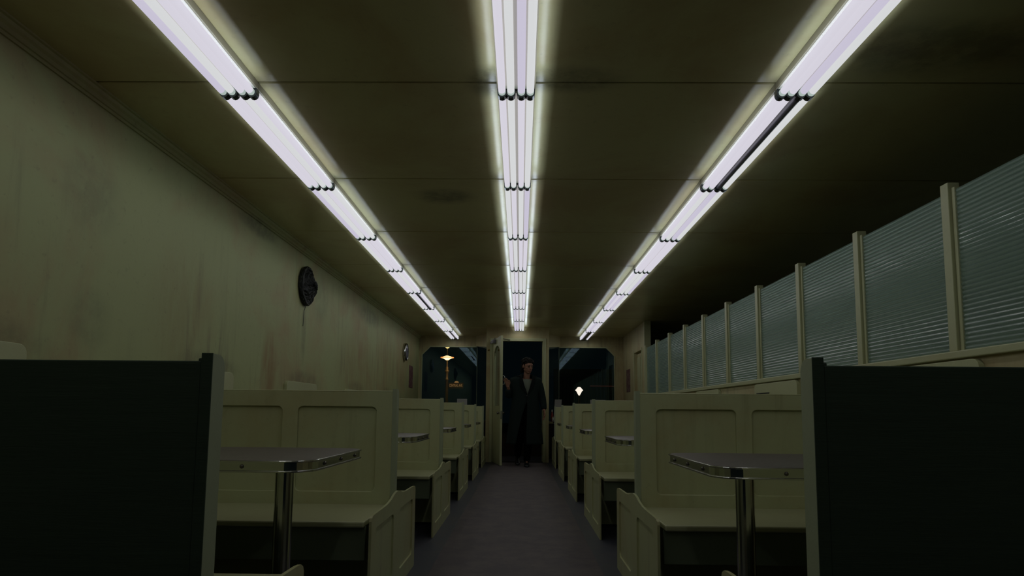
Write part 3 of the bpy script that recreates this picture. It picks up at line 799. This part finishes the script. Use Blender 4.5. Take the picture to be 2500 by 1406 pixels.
# hair: full on top and behind, longer at the nape
bm = nb(); random.seed(11)
ball(bm, hp(0, .030, .062), .098, .110, .078, hm, 24, 16); ball(bm, hp(0, .065, -.01), .092, .070, .09, hm, 20, 14)
for i in range(70):
    a = random.uniform(-2.9, 2.9); e_ = random.uniform(.15, 1.35)
    x = .088 * sin(a) * cos(e_); y = .025 - .098 * cos(a) * cos(e_); z = .070 + .075 * sin(e_)
    if y < -.05 and z < .085: z = .085
    ball(bm, hp(x, y, z), random.uniform(.014, .024), u=8, v=6)
for i in range(26):
    x = random.uniform(-.08, .08); ball(bm, hp(x, .075 + random.uniform(-.03, .025), random.uniform(-.14, -.02)), random.uniform(.014, .024), u=8, v=6)
for s in (-1, 1):
    capsule(bm, hp(s * .078, .035, .05), hp(s * .070, .060, -.12), .020, .018, 8); capsule(bm, hp(s * .078, -.015, .055), hp(s * .076, -.018, .01), .010, .006, 8)
hr = obj('hair', bm, M['hair'], PR, smooth=True)
m_ = hr.modifiers.new('remesh', 'REMESH'); m_.mode = 'VOXEL'; m_.voxel_size = .005; m_.use_smooth_shade = True
# shirt
bm = nb(); rings = []
for z, hw, hd in ((1.02, .160, .112), (1.22, .160, .108), (1.30, .172, .112), (1.42, .185, .116), (1.50, .16, .105), (1.53, .110, .090), (1.550, .090, .080)):
    rings.append([bm.verts.new((.10 + hw * sin(2 * pi * j / 32), 11.325 - hd * cos(2 * pi * j / 32), z)) for j in range(32)])
for a, b in zip(rings, rings[1:]):
    for j in range(32): bm.faces.new([a[j], a[(j + 1) % 32], b[(j + 1) % 32], b[j]])
so = obj('shirt', bm, M['shirt'], PR, smooth=True); m_ = so.modifiers.new('solid', 'SOLIDIFY'); m_.thickness = .004
# trousers
bm = nb()
capsule(bm, (.165, 11.33, .95), (.152, 11.215, .52), .105, .085, 16); capsule(bm, (.152, 11.215, .52), (.122, 11.28, .125), .085, .062, 16)
capsule(bm, (.01, 11.34, .95), (-.02, 11.36, .50), .105, .085, 16); capsule(bm, (-.02, 11.36, .50), (-.04, 11.64, .185), .085, .060, 16)
ball(bm, (.088, 11.33, 1.05), .175, .128, .20)
tr = obj('trousers', bm, M['trouser'], PR, smooth=True); m_ = tr.modifiers.new('remesh', 'REMESH'); m_.mode = 'VOXEL'; m_.voxel_size = .009; m_.use_smooth_shade = True
for (x, y, z, t) in ((.120, 11.27, .0, 0), (-.04, 11.64, .052, .25)):
    bm = nb(); secs = ((.045, .034, .045, .075), (.0, .042, .045, .085), (-.06, .044, .040, .065), (-.12, .050, .034, .045), (-.17, .046, .026, .035), (-.195, .026, .016, .022))
    rings = []
    for (dy, hw, hh, top_) in secs:
        ring = []
        for j in range(14):
            a = 2 * pi * j / 14; zz = top_ / 2 * (1 + sin(a)) * 1.15
            p = Vector((hw * cos(a), dy, zz)); p = Matrix.Rotation(t, 3, 'X') @ p
            ring.append(bm.verts.new(Vector((x, y, z)) + p))
        rings.append(ring)
    for a, b in zip(rings, rings[1:]):
        for j in range(14): bm.faces.new([a[j], a[(j + 1) % 14], b[(j + 1) % 14], b[j]])
    bm.faces.new(rings[0][::-1]); bm.faces.new(rings[-1])
    capsule(bm, (x, y + .01, z + .07), (x, y + .02, z + .14), .040, .042, 14)
    obj('shoe', bm, M['shoe'], PR, smooth=True)
# coat
def lerp_tab(tab, z):
    for a, b in zip(tab, tab[1:]):
        if a[0] >= z >= b[0]:
            t = (a[0] - z) / (a[0] - b[0]); return [p + (q - p) * t for p, q in zip(a[1:], b[1:])]
    return tab[-1][1:]
CT = [(1.625, .085, .095, .105), (1.60, .130, .105, .10), (1.585, .225, .118, .092), (1.555, .282, .124, .09), (1.46, .270, .135, .09), (1.30, .235, .142, .09),
      (1.20, .228, .145, .088), (1.0, .250, .160, .085), (.80, .275, .175, .082), (.60, .298, .190, .080), (.39, .322, .205, .078)]
OP = [(1.625, .085, .125), (1.58, .072, .122), (1.45, .042, .118), (1.28, .004, .112), (1.18, .002, .108), (1.05, .012, .095), (.80, .036, .065), (.60, .056, .04), (.39, .074, .020)]
def coat_pt(z, t, out=0.0):
    hw, hd, cx = lerp_tab(CT, z); ww, xo = lerp_tab(OP, z)
    cl_ = lambda q: max(-.98, min(.98, q))
    t0 = asin(cl_((xo + ww - cx) / hw)); t1 = 2 * pi + asin(cl_((xo - ww - cx) / hw))
    th = t0 + (t1 - t0) * t
    e_ = .82
    sx = abs(sin(th)) ** e_ * (1 if sin(th) >= 0 else -1); cy_ = abs(cos(th)) ** e_ * (1 if cos(th) >= 0 else -1)
    fold = .011 * max(0, (1.15 - z)) * sin(th * 9 + z * 2.0)
    return Vector((cx + (hw + fold + out) * sx, 11.335 - (hd + fold + out) * cy_, z))
bm = nb(); NZ, NTT = 44, 72; g = []
for i in range(NZ + 1):
    z = 1.625 - (1.625 - .39) * i / NZ
    g.append([bm.verts.new(coat_pt(z, j / NTT)) for j in range(NTT + 1)])
for i in range(NZ):
    for j in range(NTT): bm.faces.new([g[i][j], g[i][j + 1], g[i + 1][j + 1], g[i + 1][j]])
ct = obj('coat', bm, M['coat'], PR, smooth=True); m_ = ct.modifiers.new('solid', 'SOLIDIFY'); m_.thickness = .010; m_.offset = 1
# sleeves
def sleeve(pts, rs):
    bm = nb(); P_ = [Vector(p) for p in pts]; tube(bm, P_, rs, 16, caps=True); o = obj('sleeve', bm, M['coat'], ct, smooth=True)
    m_ = o.modifiers.new('sub', 'SUBSURF'); m_.levels = 1; m_.render_levels = 2
sleeve([(-.085, 11.33, 1.515), (-.135, 11.335, 1.475), (-.170, 11.345, 1.36), (-.200, 11.365, 1.235), (-.212, 11.32, 1.235), (-.222, 11.28, 1.31), (-.222, 11.245, 1.37)], [.078, .085, .074, .068, .066, .056, .050])
sleeve([(.27, 11.33, 1.515), (.325, 11.335, 1.47), (.365, 11.345, 1.34), (.398, 11.35, 1.20), (.418, 11.31, 1.08), (.426, 11.28, .995)], [.078, .085, .072, .066, .058, .054])
# lapels and collar
for sgn in (0, 1):
    bm = nb(); rows = []
    for i in range(15):
        z = 1.60 - (1.60 - 1.275) * i / 14
        k_ = .038 * min(1, (1.60 - z) / .10 + .35) * (1 - max(0, (1.42 - z) / .155)) + .001
        if 3 <= i <= 4: k_ *= .72
        t_ = (0, k_) if sgn == 0 else (1, 1 - k_)
        rows.append([bm.verts.new(coat_pt(z, t_[0], .016)), bm.verts.new(coat_pt(z, t_[1], .020))])
    for a, b in zip(rows, rows[1:]): bm.faces.new([a[0], a[1], b[1], b[0]])
    o = obj('lapel', bm, M['lapel'], ct); m_ = o.modifiers.new('solid', 'SOLIDIFY'); m_.thickness = .008
bm = nb(); rows = []
for j in range(25):
    t_ = j / 24
    rows.append([bm.verts.new(coat_pt(1.62, t_, -.002) + Vector((0, 0, .018))), bm.verts.new(coat_pt(1.59, t_, .022))])
for a, b in zip(rows, rows[1:]): bm.faces.new([a[0], b[0], b[1], a[1]])
o = obj('collar', bm, M['lapel'], ct, smooth=True); m_ = o.modifiers.new('solid', 'SOLIDIFY'); m_.thickness = .008
bm = nb(); lathe(bm, [(.013, 0), (.013, -.005), (.008, -.007)], (.112, 11.175, 1.245), 12, 'y'); obj('button', bm, M['black'], ct)
